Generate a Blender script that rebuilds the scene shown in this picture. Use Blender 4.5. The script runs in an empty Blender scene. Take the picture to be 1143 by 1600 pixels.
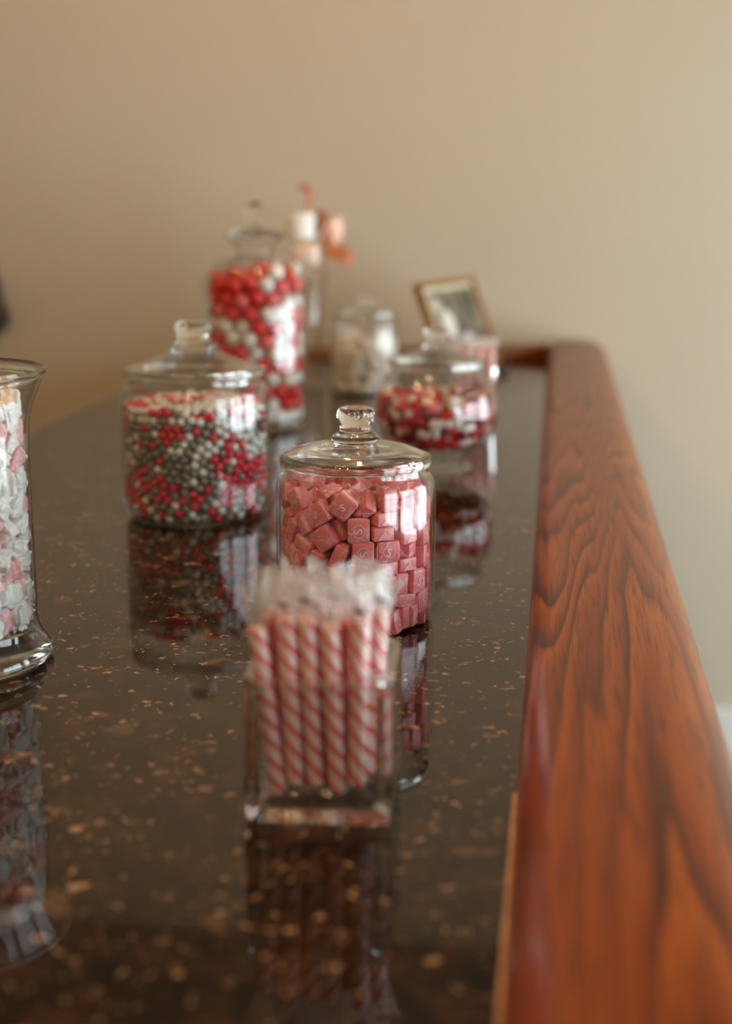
import bpy, bmesh, math, random
import numpy as np
from mathutils import Vector, Matrix, noise as mnoise

random.seed(7); np.random.seed(7)
PI = math.pi
scn = bpy.context.scene
COL = scn.collection

# ------------------------------------------------------------------ camera
H = 0.38                                    # eye above the bar top; bar top is z = 0, bar runs along +Y
FPX = 50 / 36 * 1600
PITCH = math.atan((800 - 314) / FPX)
YAW = math.atan((872 - 571.5) / math.hypot(FPX, 800 - 314))
cam_d = bpy.data.cameras.new('camera')
cam_d.sensor_fit = 'VERTICAL'; cam_d.sensor_height = 36; cam_d.sensor_width = 36
cam_d.lens = 50; cam_d.clip_start = 0.02; cam_d.clip_end = 60
cam_d.dof.use_dof = True; cam_d.dof.focus_distance = 1.24; cam_d.dof.aperture_fstop = 2.8
cam = bpy.data.objects.new('camera', cam_d); COL.objects.link(cam)
cam.location = (0, 0, H); cam.rotation_euler = (PI / 2 - PITCH, 0, YAW)
scn.camera = cam

# ------------------------------------------------------------------ world, light, exposure
WALL_Y, WALL_R, WALL_L, WALL_B, FLOOR, CEIL = 3.57, 2.3, -3.4, -3.2, -1.07, 1.62
WIN = [(2.05, 3.3), (0.6, 1.85), (-.85, .4)]            # windows in the right wall: y spans
WIN_Z = (-0.85, 0.95)
w = bpy.data.worlds.new('daylight'); scn.world = w; w.use_nodes = True
bg = w.node_tree.nodes['Background']; bg.inputs[0].default_value = (0.75, 0.87, 1, 1); bg.inputs[1].default_value = 0.6
def area(name, loc, rot, sx, sy, power, color):
    l = bpy.data.lights.new(name, 'AREA'); l.shape = 'RECTANGLE'; l.size = sx; l.size_y = sy
    l.energy = power; l.color = color
    o = bpy.data.objects.new(name, l); COL.objects.link(o); o.location = loc; o.rotation_euler = rot
    return o
DAY = (0.80, 0.93, 1.0)
for (a, b), p in zip(WIN, (74, 60, 46)):        # daylight entering by the three windows
    area('window_daylight', (WALL_R + .16, (a + b) / 2, sum(WIN_Z) / 2), (0, PI / 2, 0), WIN_Z[1] - WIN_Z[0], b - a, p, DAY)
BULB = (1.0, 0.64, 0.33); BULB_STRENGTH = 112
vs = scn.view_settings
vs.view_transform = 'Standard'; vs.look = 'None'; vs.gamma = 1; vs.exposure = 0.26; vs.use_curve_mapping = False
try:
    scn.cycles.transparent_max_bounces = 40; scn.cycles.max_bounces = 18
    scn.cycles.transmission_bounces = 16; scn.cycles.glossy_bounces = 8
except Exception: pass

# ------------------------------------------------------------------ helpers
def tag(o, label=None, cat=None, group=None, kind=None):
    if label: o['label'] = label
    if cat: o['category'] = cat
    if group: o['group'] = group
    if kind: o['kind'] = kind
    return o
def empty(name, loc, rz=0):
    o = bpy.data.objects.new(name, None); COL.objects.link(o); o.empty_display_size = .02
    o.location = loc; o.rotation_euler = (0, 0, rz); return o
def obj(name, me, mat=None, parent=None, loc=None, rot=None):
    o = bpy.data.objects.new(name, me); COL.objects.link(o)
    if mat is not None and not me.materials:
        for m in (mat if isinstance(mat, (list, tuple)) else [mat]): me.materials.append(m)
    if parent: o.parent = parent
    if loc is not None: o.location = loc
    if rot is not None: o.rotation_euler = rot
    return o
def finish(bm, name, angle=40, smooth=True):
    bmesh.ops.recalc_face_normals(bm, faces=bm.faces)
    me = bpy.data.meshes.new(name); bm.to_mesh(me); bm.free()
    if smooth:
        for p in me.polygons: p.use_smooth = True
        me.set_sharp_from_angle(angle=math.radians(angle))
    return me
def pydata(name, v, f, angle=40):
    me = bpy.data.meshes.new(name); me.from_pydata([tuple(a) for a in v], [], f); me.update()
    bm = bmesh.new(); bm.from_mesh(me); bpy.data.meshes.remove(me)
    return finish(bm, name, angle)
def box_bm(bm, x0, x1, y0, y1, z0, z1):
    m = Matrix.Translation(((x0 + x1) / 2, (y0 + y1) / 2, (z0 + z1) / 2)) @ Matrix.Diagonal((x1 - x0, y1 - y0, z1 - z0, 1))
    return bmesh.ops.create_cube(bm, size=1, matrix=m)
def boxes(name, lst, bevel=0):
    bm = bmesh.new()
    for b in lst: box_bm(bm, *b)
    if bevel: bmesh.ops.bevel(bm, geom=list(bm.edges), offset=bevel, segments=2, affect='EDGES')
    return finish(bm, name, 35)
def spline(pts, n=6):
    """Catmull-Rom through 2D points"""
    out = []; P = [pts[0]] + list(pts) + [pts[-1]]
    for i in range(1, len(P) - 2):
        p0, p1, p2, p3 = [np.array(q, float) for q in P[i - 1:i + 3]]
        for k in range(n):
            t = k / n
            out.append(tuple(.5 * ((2 * p1) + (-p0 + p2) * t + (2 * p0 - 5 * p1 + 4 * p2 - p3) * t * t + (-p0 + 3 * p1 - 3 * p2 + p3) * t ** 3)))
    out.append(tuple(pts[-1])); return out
def lathe(name, prof, seg=72, angle=38):
    v, f = [], []; rings = []
    for r, z in prof:
        if r < 1e-5:
            rings.append([len(v)]); v.append((0, 0, z))
        else:
            rings.append(list(range(len(v), len(v) + seg)))
            v += [(r * math.cos(2 * PI * k / seg), r * math.sin(2 * PI * k / seg), z) for k in range(seg)]
    for a, b in zip(rings[:-1], rings[1:]):
        for k in range(seg):
            k2 = (k + 1) % seg
            if len(a) == 1 and len(b) == 1: continue
            if len(a) == 1: f.append((a[0], b[k2], b[k]))
            elif len(b) == 1: f.append((a[k], a[k2], b[0]))
            else: f.append((a[k], a[k2], b[k2], b[k]))
    return pydata(name, v, f, angle)
def shell(outer, t, floor_t):
    """closed profile of a vessel: outer wall from the axis up to the rim, then the inner wall back down to the axis"""
    top = outer[-1]
    inner = [(max(r - t, 0.001), z) for r, z in reversed(outer) if z > floor_t + .004 and r - t > .004]
    rl = inner[-1][0]
    return [(0, outer[0][1])] + outer + [(top[0] - t * .3, top[1] + t * .35), (top[0] - t * .75, top[1] + t * .3)] + inner + [(rl * .93, floor_t), (0, floor_t)]

# ------------------------------------------------------------------ materials
def nodes(name):
    m = bpy.data.materials.new(name); m.use_nodes = True; nt = m.node_tree; nt.nodes.clear()
    out = nt.nodes.new('ShaderNodeOutputMaterial'); return m, nt, out
class N:
    def __init__(s, nt): s.nt = nt
    def __call__(s, typ, ins=None, **kw):
        n = s.nt.nodes.new('ShaderNode' + typ)
        for k, v in kw.items(): setattr(n, k, v)
        for k, v in (ins or {}).items():
            sock = n.inputs[k]
            if hasattr(v, 'is_output'): s.nt.links.new(v, sock)
            else: sock.default_value = v
        return n
    def math(s, op, a, b=0.0, c=0.0):
        return s('Math', {0: a, 1: b, 2: c}, operation=op).outputs[0]
    def ramp(s, fac, stops, interp='LINEAR'):
        n = s('ValToRGB', {0: fac}); r = n.color_ramp; r.interpolation = interp
        while len(r.elements) < len(stops): r.elements.new(.5)
        for e, (p, c) in zip(r.elements, stops): e.position = p; e.color = (*c, 1)
        return n.outputs[0]
    def mix(s, fac, a, b):
        n = s('Mix', data_type='RGBA')
        for sock, v in ((n.inputs[0], fac), (n.inputs[6], a), (n.inputs[7], b)):
            if hasattr(v, 'is_output'): s.nt.links.new(v, sock)
            else: sock.default_value = v if isinstance(v, float) else (*v, 1)
        return n.outputs[2]
def lin(r, g, b):
    return tuple((c / 255 / 12.92) if c / 255 < .04045 else ((c / 255 + .055) / 1.055) ** 2.4 for c in (r, g, b))
def pbr(name, col, rough=.5, spec=.5, metal=0, coat=0, sss=0, bump=None, var=0, varscale=60):
    m, nt, out = nodes(name); n = N(nt)
    p = n('BsdfPrincipled', {'Roughness': rough, 'Specular IOR Level': spec, 'Metallic': metal, 'Coat Weight': coat})
    c = (*col, 1)
    tc = n('TexCoord').outputs['Object']
    if var:
        nz = n('TexNoise', {'Vector': tc, 'Scale': varscale, 'Detail': 3}).outputs[0]
        f = n.ramp(nz, [(.35, (0, 0, 0)), (.65, (1, 1, 1))])
        nt.links.new(n.mix(f, tuple(x * (1 - var) for x in col), tuple(min(1, x * (1 + var * .6) + var * .04) for x in col)), p.inputs['Base Color'])
    else: p.inputs['Base Color'].default_value = c
    if sss:
        p.inputs['Subsurface Weight'].default_value = sss; p.inputs['Subsurface Radius'].default_value = (.004, .002, .0015); p.inputs['Subsurface Scale'].default_value = 1
    if bump:
        nz = n('TexNoise', {'Vector': tc, 'Scale': bump[0], 'Detail': 4}).outputs[0]
        b = n('Bump', {'Height': nz, 'Strength': bump[1], 'Distance': bump[2]})
        nt.links.new(b.outputs[0], p.inputs['Normal'])
    nt.links.new(p.outputs[0], out.inputs[0]); return m
def thin_glass(name, tint=(.97, .975, .97), rough=.0, f0=.045, edge=None):
    """thin walled glass: clear straight through, mirror-like towards grazing view (Schlick)"""
    m, nt, out = nodes(name); n = N(nt)
    fac = n('LayerWeight', {'Blend': .5}).outputs['Facing']
    p5 = n.math('POWER', fac, 5.0)
    R = n.math('ADD', n.math('MULTIPLY', p5, 1 - f0), f0)
    t = n('BsdfTransparent', {'Color': (*tint, 1)})
    if edge:                                      # longer path through the wall near the rim darkens the glass
        p3 = n.math('POWER', fac, 4.0)
        nt.links.new(n.mix(p3, tint, edge), t.inputs[0])
    g = n('BsdfGlossy', {'Color': (1, 1, 1, 1), 'Roughness': rough})
    mx = n('MixShader', {0: R, 1: t.outputs[0], 2: g.outputs[0]})
    nt.links.new(mx.outputs[0], out.inputs[0]); return m
def solid_glass(name, col=(.98, .985, .97), ior=1.47):
    m, nt, out = nodes(name); n = N(nt)
    g = n('BsdfGlass', {'Color': (*col, 1), 'Roughness': 0.0, 'IOR': ior})
    nt.links.new(g.outputs[0], out.inputs[0]); return m
M = {}
M['glass'] = thin_glass('clear_jar_glass', edge=(.72, .72, .66))
M['window_glass'] = thin_glass('window_glass')
M['knob_glass'] = solid_glass('moulded_glass')
def cellophane():
    m, nt, out = nodes('cellophane'); n = N(nt)
    tc = n('TexCoord').outputs['Object']
    nz = n('TexNoise', {'Vector': tc, 'Scale': 190, 'Detail': 4}).outputs[0]
    bp = n('Bump', {'Height': nz, 'Strength': .9, 'Distance': .004}).outputs[0]
    t = n('BsdfTransparent', {'Color': (.97, .96, .95, 1)})
    d = n('BsdfTranslucent', {'Color': (.95, .93, .9, 1), 'Normal': bp})
    d2 = n('BsdfDiffuse', {'Color': (.95, .93, .9, 1), 'Normal': bp})
    g = n('BsdfGlossy', {'Color': (1, 1, 1, 1), 'Roughness': .12, 'Normal': bp})
    dd = n('MixShader', {0: .5, 1: d.outputs[0], 2: d2.outputs[0]})
    hz_ = n('MapRange', {0: n('SeparateXYZ', {0: tc}).outputs[2], 1: .098, 2: .116, 3: .05, 4: .20}).outputs[0]
    a = n('MixShader', {0: hz_, 1: t.outputs[0], 2: dd.outputs[0]})
    fr = n('LayerWeight', {'Blend': .5, 'Normal': bp}).outputs['Facing']
    R = n.math('ADD', n.math('MULTIPLY', n.math('POWER', fr, 4.0), .5), .07)
    mx = n('MixShader', {0: R, 1: a.outputs[0], 2: g.outputs[0]})
    nt.links.new(mx.outputs[0], out.inputs[0]); return m
M['cellophane'] = cellophane()
def granite():
    m, nt, out = nodes('polished_brown_granite'); n = N(nt)
    tc = n('TexCoord').outputs['Object']
    def warp(scale, amt):
        wv = n('TexNoise', {'Vector': tc, 'Scale': scale, 'Detail': 4, 'Roughness': .6}).outputs['Color']
        wv = n('VectorMath', {0: wv, 1: (.5, .5, .5)}, operation='SUBTRACT').outputs[0]
        return n('VectorMath', {0: tc, 1: n('VectorMath', {0: wv, 'Scale': amt}, operation='SCALE').outputs[0]}, operation='ADD').outputs[0]
    base = n.ramp(n('TexNoise', {'Vector': tc, 'Scale': 30, 'Detail': 7, 'Roughness': .7}).outputs[0],
                  [(.3, lin(18, 10, 4)), (.5, lin(36, 21, 8)), (.7, lin(72, 45, 20))])
    def flecks(c, scale, wscale, wamt, keep, lo, hi, strength, ca, cb, stretch=(1, 1, 1)):
        v = n('Mapping', {'Vector': warp(wscale, wamt), 'Scale': stretch}).outputs[0]
        vor = n('TexVoronoi', {'Vector': v, 'Scale': scale, 'Randomness': 1.0}, feature='F1')
        q = n('SeparateColor', {0: vor.outputs['Color']}).outputs
        edge = n.math('SUBTRACT', n.math('MULTIPLY_ADD', q[1], hi - lo, lo), vor.outputs['Distance'])
        soft = n('MapRange', {0: edge, 1: 0.0, 2: .10, 3: 0.0, 4: strength}).outputs[0]
        f = n.math('MULTIPLY', n.math('GREATER_THAN', q[0], keep), soft)
        return n.mix(f, c, n.mix(q[2], ca, cb))
    c = flecks(base, 30, 34, .055, .80, .15, .5, .45, lin(78, 58, 40), lin(122, 92, 64))
    c = flecks(c, 78, 70, .030, .74, .10, .46, .85, lin(112, 86, 58), lin(182, 150, 116), (1, 1.7, 1))
    c = flecks(c, 105, 90, .026, .80, .08, .40, .9, lin(122, 96, 68), lin(192, 162, 128), (1.8, 1, 1))
    c = flecks(c, 230, 160, .010, .86, .10, .45, .7, lin(96, 72, 48), lin(150, 118, 84))
    c = flecks(c, 150, 90, .02, .85, .1, .5, .8, lin(18, 12, 8), lin(30, 20, 12))
    p = n('BsdfPrincipled', {'Base Color': c, 'Roughness': .04, 'Specular IOR Level': .5, 'IOR': 1.4})
    nt.links.new(p.outputs[0], out.inputs[0]); return m
M['granite'] = granite()
def wood(name, light, mid, dark, offs=(0, 0, 0), coat=.5):
    """flat-sawn oak: rings of a log that lies along Y, cut slightly off its axis, so the grain makes long arches"""
    m, nt, out = nodes(name); n = N(nt)
    tc = n('TexCoord').outputs['Object']
    mp = n('Mapping', {'Vector': tc, 'Location': offs, 'Scale': (1, .06, 1)}).outputs[0]
    warp = n('TexNoise', {'Vector': mp, 'Scale': 13, 'Detail': 2.5, 'Roughness': .5}).outputs['Color']
    off = n('VectorMath', {0: n('VectorMath', {0: warp, 1: (.5, .5, .5)}, operation='SUBTRACT').outputs[0], 'Scale': .06}, operation='SCALE').outputs[0]
    v = n('VectorMath', {0: mp, 1: off}, operation='ADD').outputs[0]
    s = n('SeparateXYZ', {0: v}).outputs
    rad = n.math('SQRT', n.math('ADD', n.math('POWER', n.math('SUBTRACT', s[0], .072), 2.0), n.math('POWER', n.math('ADD', n.math('MULTIPLY', s[1], .55), s[2]), 2.0)))
    ring = n.math('FRACT', n.math('MULTIPLY', rad, 150.0))
    fine = n('TexNoise', {'Vector': n('Mapping', {'Vector': tc, 'Scale': (420, 14, 420)}).outputs[0], 'Scale': 1, 'Detail': 3}).outputs[0]
    ringc = n.ramp(ring, [(0, dark), (.09, dark), (.38, mid), (.85, light), (.97, mid), (1, dark)])
    broad = n('TexNoise', {'Vector': n('Mapping', {'Vector': tc, 'Scale': (22, 2.2, 22)}).outputs[0], 'Scale': 1, 'Detail': 2}).outputs[0]
    c = n.mix(n.ramp(broad, [(.36, (0.1, .1, .1)), (.62, (.75, .75, .75))]), ringc, mid)
    pores = n.ramp(fine, [(.36, (0, 0, 0)), (.5, (1, 1, 1))])
    c = n.mix(pores, n.mix(.55, c, dark), c)
    bp = n('Bump', {'Height': fine, 'Strength': .06, 'Distance': .001}).outputs[0]
    p = n('BsdfPrincipled', {'Base Color': c, 'Roughness': .4, 'Specular IOR Level': .12, 'Coat Weight': coat, 'Coat Roughness': .12, 'Normal': bp})
    nt.links.new(p.outputs[0], out.inputs[0]); return m
M['rail'] = wood('stained_oak', lin(168, 90, 14), lin(134, 60, 6), lin(64, 26, 4), coat=.35)
M['bar_wood'] = wood('dark_stained_panel', lin(110, 62, 28), lin(84, 44, 20), lin(46, 24, 12), (.3, .2, 0))
M['pale_edge'] = pbr('pale_tan_strip', lin(178, 134, 100), .6, var=.3, varscale=90)
def wall_paint(name, col):
    m, nt, out = nodes(name); n = N(nt)
    tc = n('TexCoord').outputs['Object']
    c = n.mix(n('TexNoise', {'Vector': tc, 'Scale': 2.5, 'Detail': 3}).outputs[0], tuple(x * .95 for x in col), tuple(x * 1.04 for x in col))
    b = n('Bump', {'Height': n('TexNoise', {'Vector': tc, 'Scale': 260, 'Detail': 3}).outputs[0], 'Strength': .12, 'Distance': .002}).outputs[0]
    p = n('BsdfPrincipled', {'Base Color': c, 'Roughness': .75, 'Specular IOR Level': .25, 'Normal': b})
    nt.links.new(p.outputs[0], out.inputs[0]); return m
M['wall'] = wall_paint('beige_wall_paint', lin(197, 186, 166))
M['ceiling'] = wall_paint('ceiling_paint', lin(150, 140, 124))
M['white_trim'] = pbr('white_trim_paint', lin(226, 226, 220), .4)
M['floor'] = wood('floor_boards', lin(150, 105, 65), lin(120, 80, 48), lin(80, 50, 30), (.1, .5, 0), .2)
M['black'] = pbr('black_plastic', (.012, .01, .01), .4)
M['dark_brown'] = pbr('dark_brown_turned_wood', lin(66, 32, 14), .5, var=.3, varscale=30)
M['brass'] = pbr('brass', lin(176, 130, 62), .35, metal=.85)
def emit(name, col, s):
    m, nt, out = nodes(name); n = N(nt)
    e = n('Emission', {'Color': (*col, 1), 'Strength': s}); nt.links.new(e.outputs[0], out.inputs[0]); return m
M['bulb'] = emit('warm_bulb', BULB, BULB_STRENGTH)

# ------------------------------------------------------------------ the room
def struct(name, lst, mat, parent=None, bevel=0):
    o = obj(name, boxes(name, lst, bevel), mat, parent)
    if not parent: tag(o, kind='structure')
    return o
T = .12
struct('floor', [(WALL_L - T, WALL_R + T, WALL_B - T, WALL_Y + T, FLOOR - T, FLOOR)], M['floor'])
struct('ceiling', [(WALL_L - T, WALL_R + T, WALL_B - T, WALL_Y + T, CEIL, CEIL + T)], M['ceiling'])
struct('wall_back', [(WALL_L - T, WALL_R + T, WALL_Y, WALL_Y + T, FLOOR, CEIL)], M['wall'])
struct('wall_left', [(WALL_L - T, WALL_L, WALL_B, WALL_Y, FLOOR, CEIL)], M['wall'])
struct('wall_front', [(WALL_L - T, WALL_R + T, WALL_B - T, WALL_B, FLOOR, CEIL)], M['wall'])
ys = sorted(WIN); z0, z1 = WIN_Z
wr_ = [(WALL_R, WALL_R + T, WALL_B, WALL_Y, FLOOR, z0), (WALL_R, WALL_R + T, WALL_B, WALL_Y, z1, CEIL)]
gaps = [WALL_B] + [v for ab in ys for v in ab] + [WALL_Y]
wr_ += [(WALL_R, WALL_R + T, gaps[k], gaps[k + 1], z0, z1) for k in range(0, len(gaps), 2)]
struct('wall_right', wr_, M['wall'])
for i, (a, b) in enumerate(ys):
    wn = empty('window_%d' % (i + 1), (0, 0, 0)); tag(wn, kind='structure')
    xf = WALL_R + .03; mid = (a + b) / 2; f = .05
    obj('window_frame', boxes('window_frame', [(xf, xf + .06, a, a + f, z0, z1), (xf, xf + .06, b - f, b, z0, z1), (xf, xf + .06, a, b, z0, z0 + f),
        (xf, xf + .06, a, b, z1 - f, z1), (xf + .01, xf + .05, mid - .02, mid + .02, z0, z1), (xf + .01, xf + .05, a, b, .03, .07)]), M['white_trim'], wn)
    for ya, yb in ((a + f, mid - .02), (mid + .02, b - f)):
        for za, zb in ((z0 + f, .03), (.07, z1 - f)):
            obj('pane', boxes('pane', [(xf + .028, xf + .032, ya, yb, za, zb)]), M['window_glass'], wn)
    obj('window_sill', boxes('window_sill', [(WALL_R - .06, WALL_R + .03, a - .04, b + .04, z0 - .03, z0)]), M['white_trim'], wn)
struct('baseboard_back', [(WALL_L, WALL_R, WALL_Y - .016, WALL_Y, FLOOR, -.90)], M['white_trim'])
struct('baseboard_right', [(WALL_R - .016, WALL_R, WALL_B, WALL_Y, FLOOR, -.90)], M['white_trim'])
struct('baseboard_left', [(WALL_L, WALL_L + .016, WALL_B, WALL_Y, FLOOR, -.90)], M['white_trim'])

# ------------------------------------------------------------------ the bar
BX0, BX1, BY0, BY1 = -.876, -.016, -1.4, WALL_Y
bar = empty('bar_counter', (0, 0, FLOOR))
tag(bar, 'long bar counter with polished dark brown speckled granite top and oak armrest', 'bar counter')
def barpart(name, me, mat, kind=None):
    o = obj(name, me, mat, bar, (0, 0, -FLOOR)); return o
bm = bmesh.new(); box_bm(bm, BX0, BX1, BY0, BY1, -.03, 0)
bmesh.ops.bevel(bm, geom=[e for e in bm.edges if all(v.co.z > -.001 for v in e.verts) and all(v.co.x < BX0 + .01 for v in e.verts)], offset=.006, segments=3, affect='EDGES')
barpart('granite_top', finish(bm, 'granite_top', 30), M['granite'])['label'] = 'polished dark brown granite slab with tan flecks'
def extrude_profile(name, prof, y0, y1, angle=40, ny=1):
    v, f = [], []; n = len(prof)
    for j in range(ny + 1):
        v += [(x, y0 + (y1 - y0) * j / ny, z) for x, z in prof]
    for j in range(ny):
        for i in range(n): f.append((j * n + i, j * n + (i + 1) % n, (j + 1) * n + (i + 1) % n, (j + 1) * n + i))
    f.append(tuple(range(n))); f.append(tuple(range(ny * n, ny * n + n)))
    return pydata(name, v, f, angle)
top = spline([(-.016, .003), (-.0135, .014), (-.006, .026), (.005, .034), (.020, .0385), (.05, .0425), (.08, .0425), (.103, .037), (.119, .026), (.127, .010), (.128, -.008), (.122, -.024), (.108, -.036)], 5)
prof = [(-.016, -.05)] + top + [(.085, -.042), (.05, -.05)]
barpart('armrest_rail', extrude_profile('armrest_rail', prof, BY0, BY1 - .001, 45), M['rail'])['label'] = 'rounded glossy orange brown oak armrest with dark grain'
barpart('pale_strip', extrude_profile('pale_strip', [(-.0188, 0), (-.0186, .0012), (-.0172, .0022), (-.0155, .0024), (-.0155, 0)], BY0, .875), M['pale_edge'])  # thin pale tan strip along the rail's foot, ending partway along the bar
# low wooden ledge across the far end, mitred at the corner
vv = [(-.0165, BY1 - .02), (-.135, BY1 - .125), (BX0, BY1 - .125), (BX0, BY1 - .001), (-.0165, BY1 - .001)]
bm = bmesh.new(); fc = bm.faces.new([bm.verts.new((x, y, 0)) for x, y in vv])
ex = bmesh.ops.extrude_face_region(bm, geom=[fc]); tv_ = [g for g in ex['geom'] if isinstance(g, bmesh.types.BMVert)]
for v_ in tv_: v_.co.z = .034 if v_.co.x > -.02 else .009
bmesh.ops.bevel(bm, geom=[e for e in bm.edges if all(v.co.z > .005 for v in e.verts)], offset=.003, segments=2, affect='EDGES')
barpart('end_ledge', finish(bm, 'end_ledge', 35), M['rail'])
barpart('bar_panel', boxes('bar_panel', [(BX0 + .05, -.06, BY0, BY1 - .001, FLOOR + .001, -.0301)]), M['bar_wood'])

# ------------------------------------------------------------------ glass vessels
G = M['glass']; KG = M['knob_glass']; LIFT = .0004
def heritage_jar(name, x, y, R, zs, zt, lidR, knob, label, seg=80, t=.0028):
    """straight round jar: body R to shoulder zs, mouth at zt, lid disc lidR, knob = (z0 collar, z1 top, r)"""
    root = empty(name, (x, y, LIFT)); tag(root, label, 'jar', None)
    mr = lidR * .925
    out = spline([(R * .86, 0.0), (R * .93, .0015), (R * .975, .006), (R * .995, .014)], 4) + [(R, .03), (R, zs - .012)] + \
          spline([(R, zs - .010), (R * .992, zs), (R * .965, zs + .007), (mr + .002, zs + .0105), (mr, zt)], 4)
    obj('jar_body', lathe('jar_body', shell(out, t, .004), seg), G, root)
    kz0, kz1, kr = knob
    # lid: thick flange with a shallow dome
    dome = [(lidR * .9, zt + .0005), (lidR * .985, zt + .001), (lidR, zt + .004), (lidR, zt + .0065), (lidR * .985, zt + .009)] + \
           spline([(lidR * .93, zt + .0105), (lidR * .7, zt + .0165), (lidR * .45, zt + (kz0 - zt) * .85), (kr * 1.15, kz0)], 5)
    inner = [(max(r - .001, .001), z - .0034) for r, z in reversed(dome[5:])]
    lid = obj('lid', lathe('lid', [(0, kz0)] + list(reversed(dome)) + list(reversed(inner)) + [(0, kz0 - .0034)], seg), KG if R < .08 and y < 1.5 else G, root)
    h = kz1 - kz0
    kp = [(0, kz0 - .0005), (kr * 1.0, kz0 - .0005)] + spline([(kr * 1.22, kz0 + h * .04), (kr * 1.30, kz0 + h * .14), (kr * 1.12, kz0 + h * .25), (kr * .88, kz0 + h * .36), (kr * .84, kz0 + h * .48),
                  (kr * .97, kz0 + h * .68), (kr * 1.02, kz0 + h * .82), (kr * .93, kz0 + h * .95), (kr * .76, kz0 + h)], 5) + [(kr * .55, kz0 + h * .975), (0, kz0 + h * .96)]
    obj('knob', lathe('knob', kp, 48), KG, lid)
    rg = [(lidR * .9, zt + .0004), (lidR * 1.004, zt + .0012), (lidR * 1.012, zt + .004), (lidR * 1.0, zt + .0078), (lidR * .9, zt + .0085), (lidR * .9, zt + .0004)]
    obj('lid_rim', lathe('lid_rim', rg, seg, 60), KG, lid)
    return root
PINK = (-.177, 1.268); PEARL = (-.434, 1.686); GUM = (-.504, 2.39); FISH = (-.166, 2.015); WHITE = (-.379, 2.855); BACK = (-.522, 2.94); VASE = (-.140, .858); VASE2 = (-.143, 2.54); LEFT = (-.4985, 1.094)
heritage_jar('candy_jar', *PINK, .0735, .126, .144, .0690, (.164, .197, .0172), 'round lidded glass jar full of pink square chews behind the candy sticks')
heritage_jar('candy_jar', *PEARL, .0905, .152, .173, .0860, (.203, .237, .0215), 'wide lidded glass jar of red white and grey candy pearls')
heritage_jar('candy_jar', *WHITE, .0720, .135, .152, .0700, (.168, .199, .0165), 'small lidded glass jar of white wrapped candies near the back wall')

# tall flared jar of gumballs with a finial lid
root = empty('candy_jar', (*GUM, LIFT)); tag(root, 'tall flared glass jar of red and white gumballs with finial lid', 'jar')
out = spline([(.072, 0), (.080, .0015), (.0835, .005), (.0845, .012), (.0845, .04)], 4) + [(.0845, .12)] + spline([(.0845, .19), (.0865, .215), (.092, .235), (.100, .249)], 4)
obj('jar_body', lathe('jar_body', shell(out, .003, .009), 80), G, root)
lidp = [(.080, .2515), (.0905, .252), (.093, .2545), (.090, .257)] + spline([(.084, .259), (.076, .268), (.056, .282), (.034, .291), (.030, .297), (.036, .306), (.046, .317), (.052, .327)], 5)
lin_ = [(max(r - .0028, .002), z - .0018) for r, z in reversed(lidp[3:])]
obj('lid', lathe('lid', lidp + lin_ + [(.080, .2515)], 80), G, root)
lid_o = root.children[-1]
kp = [(0, .318), (.046, .3245), (.049, .3265), (.04, .330), (.020, .334)] + spline([(.010, .338), (.008, .346), (.010, .353), (.0155, .361), (.0155, .369), (.010, .376), (0, .378)], 5)
obj('knob', lathe('knob', kp, 48), KG, lid_o)

# round fishbowl jar on a foot
root = empty('candy_jar', (*FISH, LIFT)); tag(root, 'round bellied glass jar of red and white candies on a foot', 'jar')
out = spline([(.048, 0), (.0535, .002), (.053, .006), (.044, .013), (.041, .018), (.050, .026), (.070, .038), (.083, .055), (.0895, .082), (.0875, .105), (.080, .125), (.070, .140), (.0655, .147)], 5)
obj('jar_body', lathe('jar_body', shell(out, .0028, .024), 80), G, root)
obj('lid', lathe('lid', [(.062, .1485), (.068, .149), (.0695, .1525), (.0695, .1555), (.068, .158)] + spline([(.062, .160), (.045, .167), (.025, .173), (.017, .176)], 4) + [(0, .176), (0, .173), (.017, .173), (.045, .164), (.062, .1565), (.062, .1485)], 80), G, root)
lid_o = root.children[-1]
kp = [(0, .175), (.017, .175)] + spline([(.019, .178), (.0145, .183), (.0125, .187), (.0165, .194), (.018, .199), (.015, .2035), (.011, .204)], 4) + [(0, .203)]
obj('knob', lathe('knob', kp, 40), KG, lid_o)
obj('lid_rim', lathe('lid_rim', [(.062, .1486), (.0702, .1496), (.0708, .154), (.0695, .1585), (.062, .159), (.062, .1486)], 80, 60), KG, lid_o)

# big flared apothecary jar cut by the left edge of the picture
root = empty('candy_jar', (*LEFT, LIFT)); tag(root, 'tall flared glass jar of white and pink taffy cut off by left edge', 'jar')
out = spline([(.078, 0), (.0835, .002), (.0850, .008), (.082, .016), (.0765, .024), (.0735, .034), (.0735, .05)], 5) + [(.0735, .10)] + spline([(.0735, .178), (.0745, .200), (.078, .216), (.0835, .230), (.088, .2405)], 5)
obj('jar_body', lathe('jar_body', shell(out, .0032, .030), 96), G, root)
obj('rim', lathe('rim', [(.0815, .236), (.086, .2395), (.0895, .2425), (.0905, .2455), (.088, .247), (.084, .2445), (.0815, .236)], 96, 60), KG, root)
obj('foot', lathe('foot', [(0, .0005), (.077, .0005)] + spline([(.083, .003), (.085, .008), (.0815, .0155), (.075, .0235), (.071, .029)], 5) + [(0, .029)], 96), KG, root)

# open glass vase holding the tall sweets behind the gumballs
root = empty('glass_vase', (*BACK, LIFT)); tag(root, 'slim open glass vase of tall sweets behind the gumball jar', 'vase')
out = spline([(.045, 0), (.050, .003), (.046, .01), (.044, .03), (.044, .12), (.048, .19), (.056, .232)], 5)
obj('vase_body', lathe('vase_body', shell(out, .0028, .014), 64), G, root)

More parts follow.
